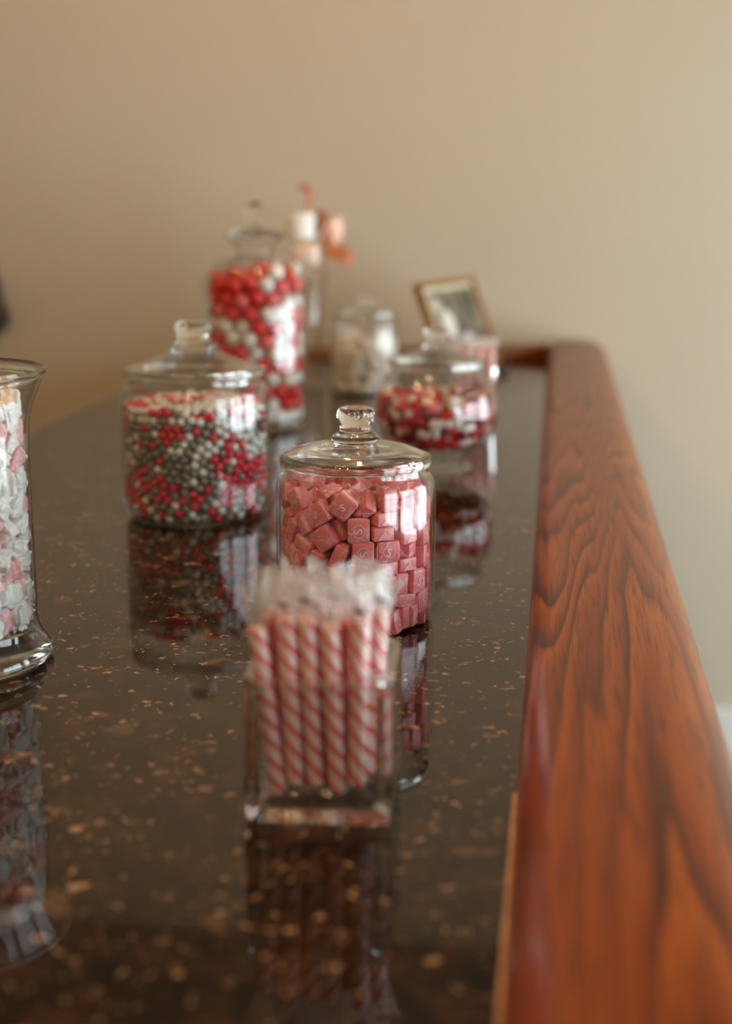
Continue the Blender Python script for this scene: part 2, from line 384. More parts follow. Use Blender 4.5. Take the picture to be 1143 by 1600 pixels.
# square glass vases
def square_ring(bm, hx, z, rad, n=5):
    pts = []
    for cx, cy, a0 in ((1, 1, 0), (-1, 1, 90), (-1, -1, 180), (1, -1, 270)):
        for k in range(n + 1):
            a = math.radians(a0 + 90 * k / n)
            pts.append(bm.verts.new((cx * (hx - rad) + rad * math.cos(a), cy * (hx - rad) + rad * math.sin(a), z)))
    return pts
def square_vase(name, x, y, rz, hb, ht, Hh, t, base, label):
    """four clear walls, thick moulded corners and a thick moulded base"""
    root = empty(name, (x, y, LIFT), rz); tag(root, label, 'vase')
    def hx(z): return hb + (ht - hb) * z / Hh
    bm = bmesh.new(); rr = .006
    rings = [square_ring(bm, hb - .0025, 0, rr), square_ring(bm, hx(.0012) - .0005, .0012, rr), square_ring(bm, hx(.004), .004, rr), square_ring(bm, hx(base), base, rr)]
    for a, b in zip(rings[:-1], rings[1:]):
        for k in range(len(a)): bm.faces.new((a[k], a[(k + 1) % len(a)], b[(k + 1) % len(b)], b[k]))
    bm.faces.new(rings[0]); bm.faces.new(rings[-1])
    obj('base', finish(bm, 'base', 40), KG, root)
    bm = bmesh.new(); rg = [square_ring(bm, ht - d, z, rr) for d, z in ((.0002, Hh - .0005), (.0004, Hh + .0006), (t * .5, Hh + .0011), (t - .0004, Hh + .0006), (t - .0002, Hh - .0005), (t * .5, Hh - .0009))]
    for a, b in zip(rg, rg[1:] + rg[:1]):
        for k in range(len(a)): bm.faces.new((a[k], a[(k + 1) % len(a)], b[(k + 1) % len(b)], b[k]))
    obj('rim', finish(bm, 'rim', 60), KG, root)
    Hh -= .0012
    c = t * 1.9
    for k in range(4):
        R4 = Matrix.Rotation(k * PI / 2, 4, 'Z')
        v = []
        for z, h in ((base + .0002, hx(base)), (Hh - .0012, hx(Hh)), (Hh, hx(Hh) - .0012)):
            d = .0012 if z == Hh else 0
            for px, py in ((-h + c, -h), (h - c, -h), (h - c, -h + t - d * 2), (-h + c, -h + t - d * 2)): v.append(R4 @ Vector((px, py, z)))
        f = [(0, 1, 2, 3), (8, 9, 10, 11)] + [(j * 4 + i, j * 4 + (i + 1) % 4, j * 4 + 4 + (i + 1) % 4, j * 4 + 4 + i) for j in (0, 1) for i in range(4)]
        obj('wall', pydata('wall', v, f, 30), G, root)
        v, f = [], []; n = 8
        for z, h in ((base + .0002, hx(base)), (Hh - .001, hx(Hh)), (Hh, hx(Hh) - .001)):
            ring = [(-h + c - .0001, -h + t), (-h + t, -h + c - .0001)] + [(-h + rr - rr * math.cos(a), -h + rr - rr * math.sin(a)) for a in np.linspace(0, PI / 2, n)] + [(-h + c - .0001, -h)]
            m_ = len(ring); v += [R4 @ Vector((px, py, z)) for px, py in ring]
        for j in (0, 1): f += [(j * m_ + i, j * m_ + (i + 1) % m_, (j + 1) * m_ + (i + 1) % m_, (j + 1) * m_ + i) for i in range(m_)]
        f += [tuple(range(m_)), tuple(range(2 * m_, 3 * m_))]
        obj('corner', pydata('corner', v, f, 35), KG, root)
    return root
square_vase('square_vase', *VASE, math.radians(2.5), .0465, .0465, .093, .0058, .0105, 'square thick glass vase of striped candy sticks in the foreground')
square_vase('square_vase', *VASE2, math.radians(8), .036, .040, .095, .004, .010, 'square glass vase of pink candy sticks before the picture frame')

# ------------------------------------------------------------------ candy meshes
def rounded_box(name, sx, sy, sz, bev, seg=2, jit=0, seed=0):
    bm = bmesh.new(); bmesh.ops.create_cube(bm, size=1, matrix=Matrix.Diagonal((sx, sy, sz, 1)))
    bmesh.ops.bevel(bm, geom=list(bm.edges), offset=bev, segments=seg, affect='EDGES', profile=.6)
    if jit:
        rs = random.Random(seed)
        for v in bm.verts:
            q = mnoise.noise_vector(Vector(v.co) * 90 + Vector((seed * 7.3, 0, 0))); v.co += q * jit
    return finish(bm, name, 50)
def ico(name, r, sub):
    bm = bmesh.new(); bmesh.ops.create_icosphere(bm, subdivisions=sub, radius=r); return finish(bm, name, 180)
def lump(name, sx, sy, sz, seed, amp=.16, sub=3, frill=False):
    bm = bmesh.new(); bmesh.ops.create_icosphere(bm, subdivisions=sub, radius=1)
    for v in bm.verts:
        d = v.co.normalized(); p = Vector((math.copysign(abs(d.x) ** .55, d.x), math.copysign(abs(d.y) ** .6, d.y), math.copysign(abs(d.z) ** .6, d.z)))
        k = 1 + amp * mnoise.noise(d * 2.4 + Vector((seed * 3.1, seed, 0))) + amp * .5 * abs(mnoise.noise(d * 6 + Vector((seed, 0, seed * 1.7))))
        v.co = Vector((p.x * sx, p.y * sy, p.z * sz)) * .53 * k
    if frill:
        for s in (-1, 1):
            ctr = bm.verts.new((s * sx * .45, 0, 0)); ring = []
            for k in range(10):
                a = 2 * PI * k / 10; r = sy * (.62 if k % 2 else .38)
                ring.append(bm.verts.new((s * sx * (.60 + .06 * math.sin(k * 2.3 + seed)), r * math.cos(a), r * math.sin(a) * .8)))
            for k in range(10): bm.faces.new((ctr, ring[k], ring[(k + 1) % 10]))
    return finish(bm, name, 180)

# ------------------------------------------------------------------ let the sweets settle in their jars (rigid bodies, big units)
S = 100.0
def settle(jobs, frames=72):
    scn.frame_start = 1; scn.frame_end = 400
    bpy.ops.rigidbody.world_add()
    rw = scn.rigidbody_world; rw.enabled = True
    cb = bpy.data.collections.new('settling'); rw.collection = cb
    g0 = tuple(scn.gravity); scn.gravity = (0, 0, -220)
    rw.substeps_per_frame = 7; rw.solver_iterations = 8
    rw.point_cache.frame_start = 1; rw.point_cache.frame_end = 400
    temp = []; res = []
    def add(o, typ, shape, **kw):
        COL.objects.link(o); cb.objects.link(o); rb = o.rigid_body
        rb.type = typ; rb.collision_shape = shape; rb.friction = kw.get('friction', .35); rb.restitution = 0.0
        rb.use_margin = True; rb.collision_margin = kw.get('margin', .02)
        if typ == 'ACTIVE': rb.mass = 1; rb.linear_damping = .15; rb.angular_damping = .3; rb.use_deactivation = False
        temp.append(o)
    for ji, job in enumerate(jobs):
        ox = ji * 80.0; prof = job['prof']; nst = 20
        for (r0, za), (r1, zb) in zip(prof[:-1], prof[1:]):
            for k in range(nst):
                a0, a1 = 2 * PI * k / nst, 2 * PI * (k + 1) / nst; am = (a0 + a1) / 2
                vs_ = []
                for r, z in ((r0, za), (r1, zb)):
                    rr = r / math.cos(PI / nst) * .985
                    for a in (a0, a1):
                        vs_.append((rr * S * math.cos(a), rr * S * math.sin(a), z * S)); vs_.append(((rr + .02) * S * math.cos(a), (rr + .02) * S * math.sin(a), z * S))
                me = bpy.data.meshes.new('stave'); me.from_pydata(vs_, [], [(0, 1, 3, 2), (4, 6, 7, 5), (0, 2, 6, 4), (1, 5, 7, 3), (0, 4, 5, 1), (2, 3, 7, 6)])
                o = bpy.data.objects.new('stave', me); o.location = (ox, 0, 0); add(o, 'PASSIVE', 'CONVEX_HULL')
        me = boxes('base', [(-20, 20, -20, 20, job['floor'] * S - 5, job['floor'] * S)])
        o = bpy.data.objects.new('base', me); o.location = (ox, 0, 0); add(o, 'PASSIVE', 'CONVEX_HULL')
        if job.get('core'):
            cr, cz = job['core']
            me = lathe('core', [(0, job['floor'] * S - 1), (cr * S, job['floor'] * S - 1), (cr * S, (cz - cr * .6) * S), (cr * .7 * S, (cz - cr * .2) * S), (0, cz * S)], 16)
            o = bpy.data.objects.new('core', me); o.location = (ox, 0, 0); add(o, 'PASSIVE', 'CONVEX_HULL')
        rs = random.Random(job.get('seed', 3)); n = job['n']; d = job['d'] * S; r = prof[-1][0] * S - d * .62
        spots = []; gz = job.get('start', job['floor'] + .02) * S; layer = 0
        while len(spots) < n:
            m = max(1, int(2 * r / d) + 1); row = []
            for i in range(m):
                for j in range(m):
                    px, py = (-r + 2 * r * i / max(1, m - 1), -r + 2 * r * j / max(1, m - 1))
                    if math.hypot(px, py) <= r and (not job.get('core') or gz > job['core'][1] * S + d * .5 or math.hypot(px, py) > job['core'][0] * S + d * .55): row.append((px, py))
            rs.shuffle(row)
            for px, py in row: spots.append((px + rs.uniform(-.05, .05) * d, py + rs.uniform(-.05, .05) * d, gz + d * .6))
            gz += d * 1.05
        acts = []
        bme = {}
        for i in range(n):
            key = job['dims'][i % len(job['dims'])]
            if key not in bme:
                if job.get('sphere'): bme[key] = ico('grain', key[0] * .5 * S, 2)
                else: bme[key] = rounded_box('grain', key[0] * S, key[1] * S, key[2] * S, min(key) * S * job.get('bev', .12), 1)
            o = bpy.data.objects.new('grain', bme[key]); o.location = (spots[i][0] + ox, spots[i][1], spots[i][2])
            if not job.get('sphere'): o.rotation_euler = (rs.uniform(0, 6.28), rs.uniform(0, 6.28), rs.uniform(0, 6.28))
            add(o, 'ACTIVE', 'SPHERE' if job.get('sphere') else 'CONVEX_HULL', margin=.0 if job.get('sphere') else .015, friction=job.get('friction', .3)); acts.append(o)
        res.append((acts, ox))
    for f in range(1, frames + 1): scn.frame_set(f)
    dg = bpy.context.evaluated_depsgraph_get()
    outm = []
    for (acts, ox), job in zip(res, jobs):
        ms = []
        for i, o in enumerate(acts):
            mw = o.evaluated_get(dg).matrix_world.copy(); loc = mw.translation
            ms.append((Vector(((loc.x - ox) / S, loc.y / S, loc.z / S)), mw.to_quaternion(), i))
        outm.append(ms)
    bpy.ops.rigidbody.world_remove()
    for o in temp: bpy.data.objects.remove(o)
    bpy.data.collections.remove(cb); scn.gravity = g0; scn.frame_set(1)
    return outm
CH = (.0205, .0195, .0125)
jobs = [
    dict(prof=[(.0700, .0), (.0700, .5)], floor=.0044, n=240, d=.026, dims=[CH], core=(.030, .085), seed=5, bev=.12, friction=.3),
    dict(prof=[(.080, .0), (.0815, .2), (.0815, .6)], floor=.0100, n=212, d=.0275, dims=[(.0262,) * 3], sphere=True, core=(.046, .215), seed=8),
    dict(prof=[(.037, .018), (.047, .0285), (.067, .040), (.080, .056), (.0862, .082), (.0862, .6)], floor=.0245, n=300, d=.0205, dims=[(.0200, .0110, .0085), (.0165, .0128, .0098)], core=(.064, .110), seed=11, bev=.3),
    dict(prof=[(.067, .0), (.067, .5)], floor=.0044, n=114, d=.031, dims=[(.028, .020, .015)], core=(.026, .07), seed=12, bev=.3),
    dict(prof=[(.0695, .0), (.0695, .6)], floor=.0305, n=235, d=.0255, dims=[(.0245, .0175, .0150)], core=(.045, .18), seed=14, bev=.3),
]
piles = settle(jobs)
def inside(ms, ox, oy, zmax, rmax):
    return [(Vector((p.x + ox, p.y + oy, p.z)), q, i) for p, q, i in ms if 0 < p.z < zmax and math.hypot(p.x, p.y) < rmax]
def place(name, me, p, q, label, cat, group):
    o = bpy.data.objects.new(name, me); COL.objects.link(o)
    o.rotation_mode = 'QUATERNION'; o.rotation_quaternion = q; o.location = p
    return tag(o, label, cat, group)

# pink square chews, each with its printed letter and folded wrapper ends
def chew_mat():
    m, nt, out = nodes('pink_wax_wrapper'); n = N(nt)
    tc = n('TexCoord').outputs['Object']
    rnd = n('ObjectInfo').outputs['Random']
    a = n('TexNoise', {'Vector': tc, 'Scale': 130, 'Detail': 4, 'Distortion': 1.2}).outputs[0]
    c0 = n.mix(rnd, lin(222, 112, 118), lin(236, 142, 146))
    c = n.mix(n.ramp(a, [(.50, (0, 0, 0)), (.66, (.75, .75, .75))]), c0, lin(244, 196, 198))
    bp = n('Bump', {'Height': a, 'Strength': .35, 'Distance': .0015}).outputs[0]
    p = n('BsdfPrincipled', {'Base Color': c, 'Roughness': .34, 'Normal': bp, 'Subsurface Weight': .15, 'Subsurface Scale': .003})
    nt.links.new(p.outputs[0], out.inputs[0]); return m
M['chew'] = chew_mat()
M['print'] = pbr('pale_print', lin(246, 206, 204), .4)
M['fold'] = pbr('folded_wrapper', lin(242, 178, 184), .3, bump=(160, .3, .001))
def letter_mesh(txt, size, ring):
    cu = bpy.data.curves.new('letter', 'FONT'); cu.body = txt; cu.size = size; cu.align_x = 'CENTER'; cu.align_y = 'CENTER'; cu.extrude = .00012; cu.offset = size * .02; cu.resolution_u = 3
    o = bpy.data.objects.new('letter', cu); COL.objects.link(o)
    dg = bpy.context.evaluated_depsgraph_get(); me = bpy.data.meshes.new_from_object(o.evaluated_get(dg)); bpy.data.objects.remove(o)
    bm = bmesh.new(); bm.from_mesh(me); bpy.data.meshes.remove(me)
    if ring:
        v = []
        for k in range(28):
            a = 2 * PI * k / 28
            v.append([bm.verts.new((r * math.cos(a), r * math.sin(a) * .85, .00012)) for r in (ring, ring - .0006)])
        for k in range(28): bm.faces.new((v[k][0], v[(k + 1) % 28][0], v[(k + 1) % 28][1], v[k][1]))
    me = bpy.data.meshes.new('printed_letter'); bm.to_mesh(me); bm.free(); return me
chew_me = [rounded_box('candy_chew', *CH, .0022, 2, .0004, s) for s in range(3)]
for me in chew_me: me.materials.append(M['chew'])
let_me = [letter_mesh('S', .0105, .0062), letter_mesh('S', .0095, None)]
for me in let_me: me.materials.append(M['print'])
hx, hy, hz = [c / 2 for c in CH]
fold_me = pydata('end_fold', [(0, -hy * .78, hz * .8), (0, hy * .78, hz * .8), (0, 0, -hz * .45), (.0007, -hy * .7, hz * .72), (.0007, hy * .7, hz * .72), (.0007, 0, -hz * .3)],
                 [(0, 1, 2), (3, 5, 4), (0, 3, 4, 1), (1, 4, 5, 2), (2, 5, 3, 0)]); fold_me.materials.append(M['fold'])
for p, q, i in inside(piles[0], *PINK, .15, .07):
    o = place('candy_chew', chew_me[i % 3], p, q, 'pink wax-wrapped square candy chew inside the jar behind the candy sticks', 'candy', 'pink chews in the round jar')
    for s in (1, -1):
        if s == 1 or i % 2:
            l = obj('printed_letter', let_me[(i + s) % 2], None, o, (0, 0, s * (hz + .0002)), (0 if s > 0 else PI, 0, i * 1.3))
        obj('end_fold', fold_me, None, o, (s * hx, 0, 0), (0, 0, 0 if s > 0 else PI))

# gumballs
M['gum_red'] = pbr('red_gumball', lin(212, 40, 34), .28, coat=.3)
M['gum_white'] = pbr('white_gumball', lin(226, 224, 214), .28, coat=.3)
M['gum_pink'] = pbr('pink_gumball', lin(226, 104, 104), .28, coat=.3)
gb = {}
for k in ('red', 'white', 'pink'):
    gb[k] = ico('gumball', .0131, 4); gb[k].materials.append(M['gum_' + k])
for p, q, i in inside(piles[1], *GUM, .285, .09):
    x = p.x - GUM[0]; z = p.z + .03 * x / .08
    rs = random.Random(i)
    band = [(.062, 'white'), (.098, 'red'), (.118, 'white'), (.142, 'red'), (.172, 'white'), (.30, 'red')]
    k = next(c for zz, c in band if z < zz)
    if x > .02 and z > .15: k = rs.choice(['white', 'white', 'red', 'pink'])
    elif rs.random() < .12: k = rs.choice(['white', 'red', 'pink'])
    place('gumball', gb[k], p, q, '%s gumball in the tall flared jar with finial lid' % k, 'gumball', '%s gumballs in the tall jar' % k)

# red and white sweets in the round bellied jar
cols = {'red': lin(190, 30, 34), 'dark red': lin(128, 14, 26), 'white': lin(226, 214, 206), 'pink': lin(222, 128, 128)}
for k, c in cols.items(): M['fruit_' + k] = pbr('glossy_%s_sweet' % k.replace(' ', '_'), c, .3, coat=.2, var=.25, varscale=90)
fm = {}
for k in cols:
    for d in range(2):
        fm[k, d] = lump('wrapped_sweet', *((.0205, .0115, .0090) if d == 0 else (.0170, .0132, .0102)), d + 2, .14, 3); fm[k, d].materials.append(M['fruit_' + k])
for p, q, i in inside(piles[2], *FISH, .136, .087):
    if p.z > .112 and math.hypot(p.x - FISH[0], p.y - FISH[1]) > .071: 
        sc = .071 / math.hypot(p.x - FISH[0], p.y - FISH[1]); p = Vector((FISH[0] + (p.x - FISH[0]) * sc, FISH[1] + (p.y - FISH[1]) * sc, p.z))
    k = random.Random(i * 3).choices(list(cols), (3.6, 2.6, 3.2, 1.4))[0]
    place('wrapped_sweet', fm[k, i % 2], p, q, '%s sweet in the round bellied footed jar' % k, 'candy', '%s sweets in the bellied jar' % k)

# white wrapped candies in the small jar
M['cream'] = pbr('cream_wrapper', lin(238, 228, 214), .35, bump=(120, .5, .002), var=.1)
wm = [lump('wrapped_candy', .028, .020, .015, s, .22, 3, True) for s in range(3)]
for me in wm: me.materials.append(M['cream'])
for p, q, i in inside(piles[3], *WHITE, .138, .068):
    place('wrapped_candy', wm[i % 3], p, q, 'cream white wrapped candy in the small lidded jar near the wall', 'candy', 'white candies in the small jar')

# taffy in the jar at the left edge
M['taffy_white'] = pbr('white_taffy_wrapper', lin(238, 234, 228), .25, bump=(170, .5, .002))
M['taffy_pink'] = pbr('pink_taffy_wrapper', lin(242, 184, 184), .25, bump=(170, .5, .002))
tm = {}
for k in ('white', 'pink'):
    for s in range(3):
        tm[k, s] = lump('wrapped_taffy', .0235, .0180, .0155, s + 5, .34, 4, False); tm[k, s].materials.append(M['taffy_' + k])
for p, q, i in inside(piles[4], *LEFT, .215, .075):
    k = 'pink' if random.Random(i * 5 + 1).random() < .3 else 'white'
    place('wrapped_taffy', tm[k, i % 3], p, q, '%s wrapped taffy in the tall jar at the left edge' % k, 'candy', '%s taffy in the left jar' % k)

# ------------------------------------------------------------------ candy pearls: relaxed layers against the glass
def relax2d(n, Wd, Hd, d, periodic, it=140, seed=1):
    rs = np.random.RandomState(seed); P = np.c_[rs.rand(n) * Wd, rs.rand(n) * Hd]
    for k in range(it):
        D = P[:, None, :] - P[None, :, :]
        if periodic: D[..., 0] -= Wd * np.round(D[..., 0] / Wd)
        L = np.sqrt((D ** 2).sum(-1)) + 1e-9; np.fill_diagonal(L, 1)
        push = np.clip(d - L, 0, None) * .42
        P += (D / L[..., None] * push[..., None]).sum(1)
        if periodic: P[:, 0] %= Wd
        P[:, 1] = np.clip(P[:, 1], 0, Hd)
    return P
PD = .0104; RW = .0905 - .003 - PD / 2
pts = []                                             # x, y, z, depth layer
ZT = .137
for lay, rad in enumerate((RW, RW - PD * .84)):
    per = 2 * PI * rad; hgt = ZT - .0100 - lay * .004
    n = int(per * hgt / (PD ** 2 * .866) * (.90 if lay == 0 else .86))
    for u, v in relax2d(n, per, hgt, PD, True, 130, 3 + lay):
        a = u / rad; z = .0096 + v; rr = rad
        if z < .020: rr = rad - (.020 - z) * .55      # rounded foot of the jar
        pts.append((rr * math.cos(a), rr * math.sin(a), z, lay))
for lay in range(2):                                 # heaped top
    n = int(PI * (RW - PD * .7) ** 2 / (PD ** 2 * .866) * .93)
    rs = np.random.RandomState(20 + lay); rad = RW - PD * .75 + lay * 0
    P = np.array([(r * math.cos(a), r * math.sin(a)) for r, a in zip(rad * np.sqrt(rs.rand(n)), rs.rand(n) * 2 * PI)])
    for k in range(120):
        D = P[:, None] - P[None]; L = np.sqrt((D ** 2).sum(-1)) + 1e-9; np.fill_diagonal(L, 1)
        P += (D / L[..., None] * (np.clip(PD - L, 0, None) * .42)[..., None]).sum(1)
        rr = np.hypot(P[:, 0], P[:, 1]); k2 = np.minimum(1, rad / np.maximum(rr, 1e-6)); P *= k2[:, None]
    for x, y in P:
        z = ZT + .002 - lay * PD * .8 + .004 * mnoise.noise(Vector((x * 30, y * 30, 3.0)))
        pts.append((x, y, z, lay))
def pearl_color(x, y, z, rs):
    a = math.atan2(x, -y)                             # 0 towards the camera side, + to the right
    u, v = a / 1.4, (z - .01) / .13
    nz = mnoise.noise(Vector((x * 38, y * 38, z * 38)))
    w_r = .40 + 1.7 * math.exp(-((u + .55) ** 2 / .10 + (v - .22) ** 2 / .05)) + .55 * math.exp(-((u - .6) ** 2 / .2 + (v - .25) ** 2 / .12)) + .35 * math.exp(-((v - 1.0) ** 2 / .01))
    w_g = .45 + .9 * math.exp(-((u - .02) ** 2 / .18 + (v - .45) ** 2 / .09)) + .6 * math.exp(-((u + .6) ** 2 / .1 + (v - .72) ** 2 / .03))
    w_w = .42 + .9 * math.exp(-((u - .55) ** 2 / .25 + (v - .78) ** 2 / .06)) + .7 * math.exp(-((v - .03) ** 2 / .006)) + .6 * math.exp(-((v - 1.0) ** 2 / .02))
    w_r *= 1 + 2.2 * nz; w_w *= 1 - 1.1 * nz
    return rs.choices(('red', 'grey', 'white'), (max(.05, w_r) ** 1.6, max(.05, w_g) ** 1.6, max(.05, w_w) ** 1.6))[0]
M['pearl_red'] = pbr('red_pearl', lin(206, 44, 62), .3, coat=.2)
M['pearl_grey'] = pbr('grey_pearl', lin(128, 126, 114), .3, metal=.2, coat=.2)
M['pearl_white'] = pbr('white_pearl', lin(214, 214, 206), .3, coat=.2)
PK = ('red', 'grey', 'white'); pm = {}
for k in PK:
    pm[k] = ico('candy_pearl', PD * .485, 3); pm[k].materials.append(M['pearl_' + k])
view = np.array([0 - PEARL[0], 0 - PEARL[1]]); view /= np.linalg.norm(view)
rsp = random.Random(9)
allp = []
for x, y, z, lay in pts:
    k = pearl_color(x, y, z, rsp); near = x * view[0] + y * view[1]
    allp.append((near - lay * .5 + (0 if z < ZT - .004 else -.03), x, y, z, k))
allp.sort(key=lambda t: -t[0])
for near, x, y, z, k in allp[:300]:
    o = bpy.data.objects.new('candy_pearl', pm[k]); COL.objects.link(o); o.location = (PEARL[0] + x, PEARL[1] + y, z)
    tag(o, '%s candy pearl against the front glass of the wide pearl jar' % k, 'candy', '%s pearls in the wide jar' % k)
bm0 = bmesh.new(); bmesh.ops.create_icosphere(bm0, subdivisions=2, radius=PD * .485)
tv = np.array([v.co[:] for v in bm0.verts]); tf = np.array([[v.index for v in f.verts] for f in bm0.faces]); bm0.free()
V = []; Fc = []; mi = []
for j, (near, x, y, z, k) in enumerate(allp[300:]):
    V.append(tv + np.array((x, y, z))); Fc.append(tf + j * len(tv)); mi += [PK.index(k)] * len(tf)
me = bpy.data.meshes.new('candy_pearls'); me.from_pydata(np.concatenate(V).tolist(), [], np.concatenate(Fc).tolist())
for k in PK: me.materials.append(M['pearl_' + k])
me.polygons.foreach_set('material_index', mi); me.polygons.foreach_set('use_smooth', [True] * len(mi)); me.update()
tag(obj('candy_pearls', me, None, None, (*PEARL, 0)), 'mass of red white and grey candy pearls filling the wide jar', 'candy', kind='stuff')

# ------------------------------------------------------------------ candy sticks
def stick_mat(name, white, red):
    m, nt, out = nodes(name); n = N(nt)
    s = n('SeparateXYZ', {0: n('TexCoord').outputs['Object']}).outputs
    ang = n.math('DIVIDE', n.math('ARCTAN2', s[1], s[0]), 2 * PI)
    ph = n.math('FRACT', n.math('ADD', n.math('MULTIPLY', ang, 3.0), n.math('MULTIPLY', s[2], 72.0)))
    c = n.ramp(ph, [(0, red), (.34, red), (.42, white), (.62, white), (.66, red), (.71, red), (.75, white), (.94, white), (1, red)])
    p = n('BsdfPrincipled', {'Base Color': c, 'Roughness': .3, 'Subsurface Weight': .3, 'Subsurface Scale': .004, 'Coat Weight': .2})
    nt.links.new(p.outputs[0], out.inputs[0]); return m
M['stick'] = stick_mat('peppermint_stripes', lin(250, 242, 236), lin(226, 54, 46))
M['stick_red'] = stick_mat('orange_red_stripes', lin(226, 112, 84), lin(206, 50, 34))
M['stick_pink'] = stick_mat('pink_stripes', lin(244, 206, 200), lin(232, 122, 112))
M['mark'] = pbr('dark_mark_brown', lin(38, 22, 16), .5)
def stick_mesh(name, L, R):
    return lathe(name, [(0, 0), (R * .7, 0), (R, .0015), (R, L - .0015), (R * .7, L), (0, L)], 20)
def wrapper_mesh(name, L, R, ext, seed):
    """tight tube of cellophane with a flattened, fanned crimp above the stick"""
    rs = random.Random(seed); seg = 22; v, f = [], []
    zs = list(np.linspace(-.004, L, 9)) + [L + ext * t for t in (.12, .3, .5, .7, .85, 1)]
    for j, z in enumerate(zs):
        for k in range(seg):
            a = 2 * PI * k / seg
            if z <= L: rx = ry = R * 1.10
            else:
                t = (z - L) / ext; rx = R * (1.1 + 1.3 * t); ry = R * (1.1 * max(0.0, 1 - t) ** 1.5 + .10)
            q = mnoise.noise_vector(Vector((math.cos(a) * 2, math.sin(a) * 2, z * 160 + seed * 9)))
            am = .0005 if z <= L else .0034
            v.append((rx * math.cos(a) + q.x * am, ry * math.sin(a) + q.y * am, z + (q.z * am if z > L else 0)))
    for j in range(len(zs) - 1):
        for k in range(seg): f.append((j * seg + k, j * seg + (k + 1) % seg, (j + 1) * seg + (k + 1) % seg, (j + 1) * seg + k))
    return pydata(name, v, f, 60)
SL, SR = .110, .0057
st_me = stick_mesh('stick', SL, SR); st_me.materials.append(M['stick'])
st_red = st_me.copy(); st_red.materials[0] = M['stick_red']
wr_me = [wrapper_mesh('wrapper', SL, SR, .026, s) for s in range(4)]
for me in wr_me: me.materials.append(M['cellophane'])
mk_me = boxes('dark_mark', [(-.0034, .0034, -.0002, .0002, -.0011, .0011)]); mk_me.materials.append(M['mark'])  # small dark dash laid on the cellophane crimp
vroot = Matrix.Translation((*VASE, 0)) @ Matrix.Rotation(math.radians(2.5), 4, 'Z')
def aim(p0, p1):
    d = (Vector(p1) - Vector(p0)).normalized(); return Vector((0, 0, 1)).rotation_difference(d)
sticks = [  # foot x, y and head x, y inside the vase (head at the top of the stick), lift, label
    (-.0265, -.0295, -.0378, -.0315, -.006, 'short striped candy stick leaning furthest left out of the square vase'),
    (-.0155, -.0290, -.0195, -.0325, .001, 'upright striped candy stick at the front left of the square vase'),
    (-.0025, -.0290, -.0065, -.0325, .000, 'striped candy stick second in the front row of the square vase'),
    (.0115, -.0310, .0075, -.0340, -.003, 'striped candy stick leaning left at the front middle of the square vase'),
    (.0235, -.031, .0265, -.034, .002, 'striped candy stick second from the right in the square vase'),
    (.0270, -.0160, .0372, -.0210, .003, 'striped candy stick furthest right in the front row of the square vase'),
    (-.0300, -.012, -.0350, -.013, .006, 'striped candy stick leaning left behind the front row of the square vase'),
    (.0040, -.018, .0150, -.021, .004, 'orange-red striped candy stick behind the front middle of the square vase'),
    (-.0090, -.014, -.0130, -.012, .010, None), (.0165, -.005, .0100, .001, .008, None), (.0310, -.005, .0360, -.010, .008, None),
    (-.0290, .004, -.0340, .008, .010, None), (-.0110, .003, -.0160, .006, .010, None), (.0040, .0125, .0090, .018, .012, None), (.0240, .006, .0330, .010, .010, None),
    (-.0200, .020, -.0280, .026, .012, None), (-.0060, .025, -.0080, .030, .012, None), (.0190, .022, .0250, .030, .012, None)]
for i, (fx, fy, hx_, hy_, dz, lab) in enumerate(sticks):
    p0 = vroot @ Vector((fx, fy, .0117)); p1 = vroot @ Vector((hx_, hy_, .0117 + SL)); q = aim(p0, p1)
    p0 = p0 + Vector((0, 0, .0044 + (dz + .004 if i < 6 else 0)))
    root = empty('candy_stick', p0); root.rotation_mode = 'QUATERNION'; root.rotation_quaternion = q @ Matrix.Rotation(i * .37 - .6, 3, 'Z').to_quaternion()
    tag(root, lab or 'striped candy stick in cellophane in the back rows of the square vase', 'candy stick', 'striped candy sticks in the square vase')
    obj('stick', st_red if i in (6, 7, 9, 13) else st_me, None, root)
    wr = obj('wrapper', wr_me[i % 4], None, root)
    if i in (1, 2, 4, 5, 8, 9, 10):
        zr = i * .37 - .6; mk = obj('dark_mark', mk_me, None, wr, (-.0075 * math.sin(zr), -.0075 * math.cos(zr), SL + .006 + .004 * (i % 4)), (0, .3 * (i % 3 - 1), -zr))
# pink sticks in the second vase
sl2 = .110; s2 = stick_mesh('stick', sl2, .0062); s2.materials.append(M['stick_pink'])
w2 = wrapper_mesh('wrapper', sl2, .0062, .016, 9); w2.materials.append(M['cellophane'])
vr2 = Matrix.Translation((*VASE2, 0)) @ Matrix.Rotation(math.radians(8), 4, 'Z')
for i in range(4):
    for j in range(3):
        a, b = -.0225 + .015 * i, -.017 + .017 * j
        p0 = vr2 @ Vector((a, b, .016)); p1 = vr2 @ Vector((a * 1.35, b * 1.3, .016 + sl2))
        root = empty('candy_stick', p0); root.rotation_mode = 'QUATERNION'; root.rotation_quaternion = aim(p0, p1)
        tag(root, 'pale pink candy stick in the square vase before the picture frame', 'candy stick', 'pink candy sticks in the far vase')
        obj('stick', s2, None, root); obj('wrapper', w2, None, root)

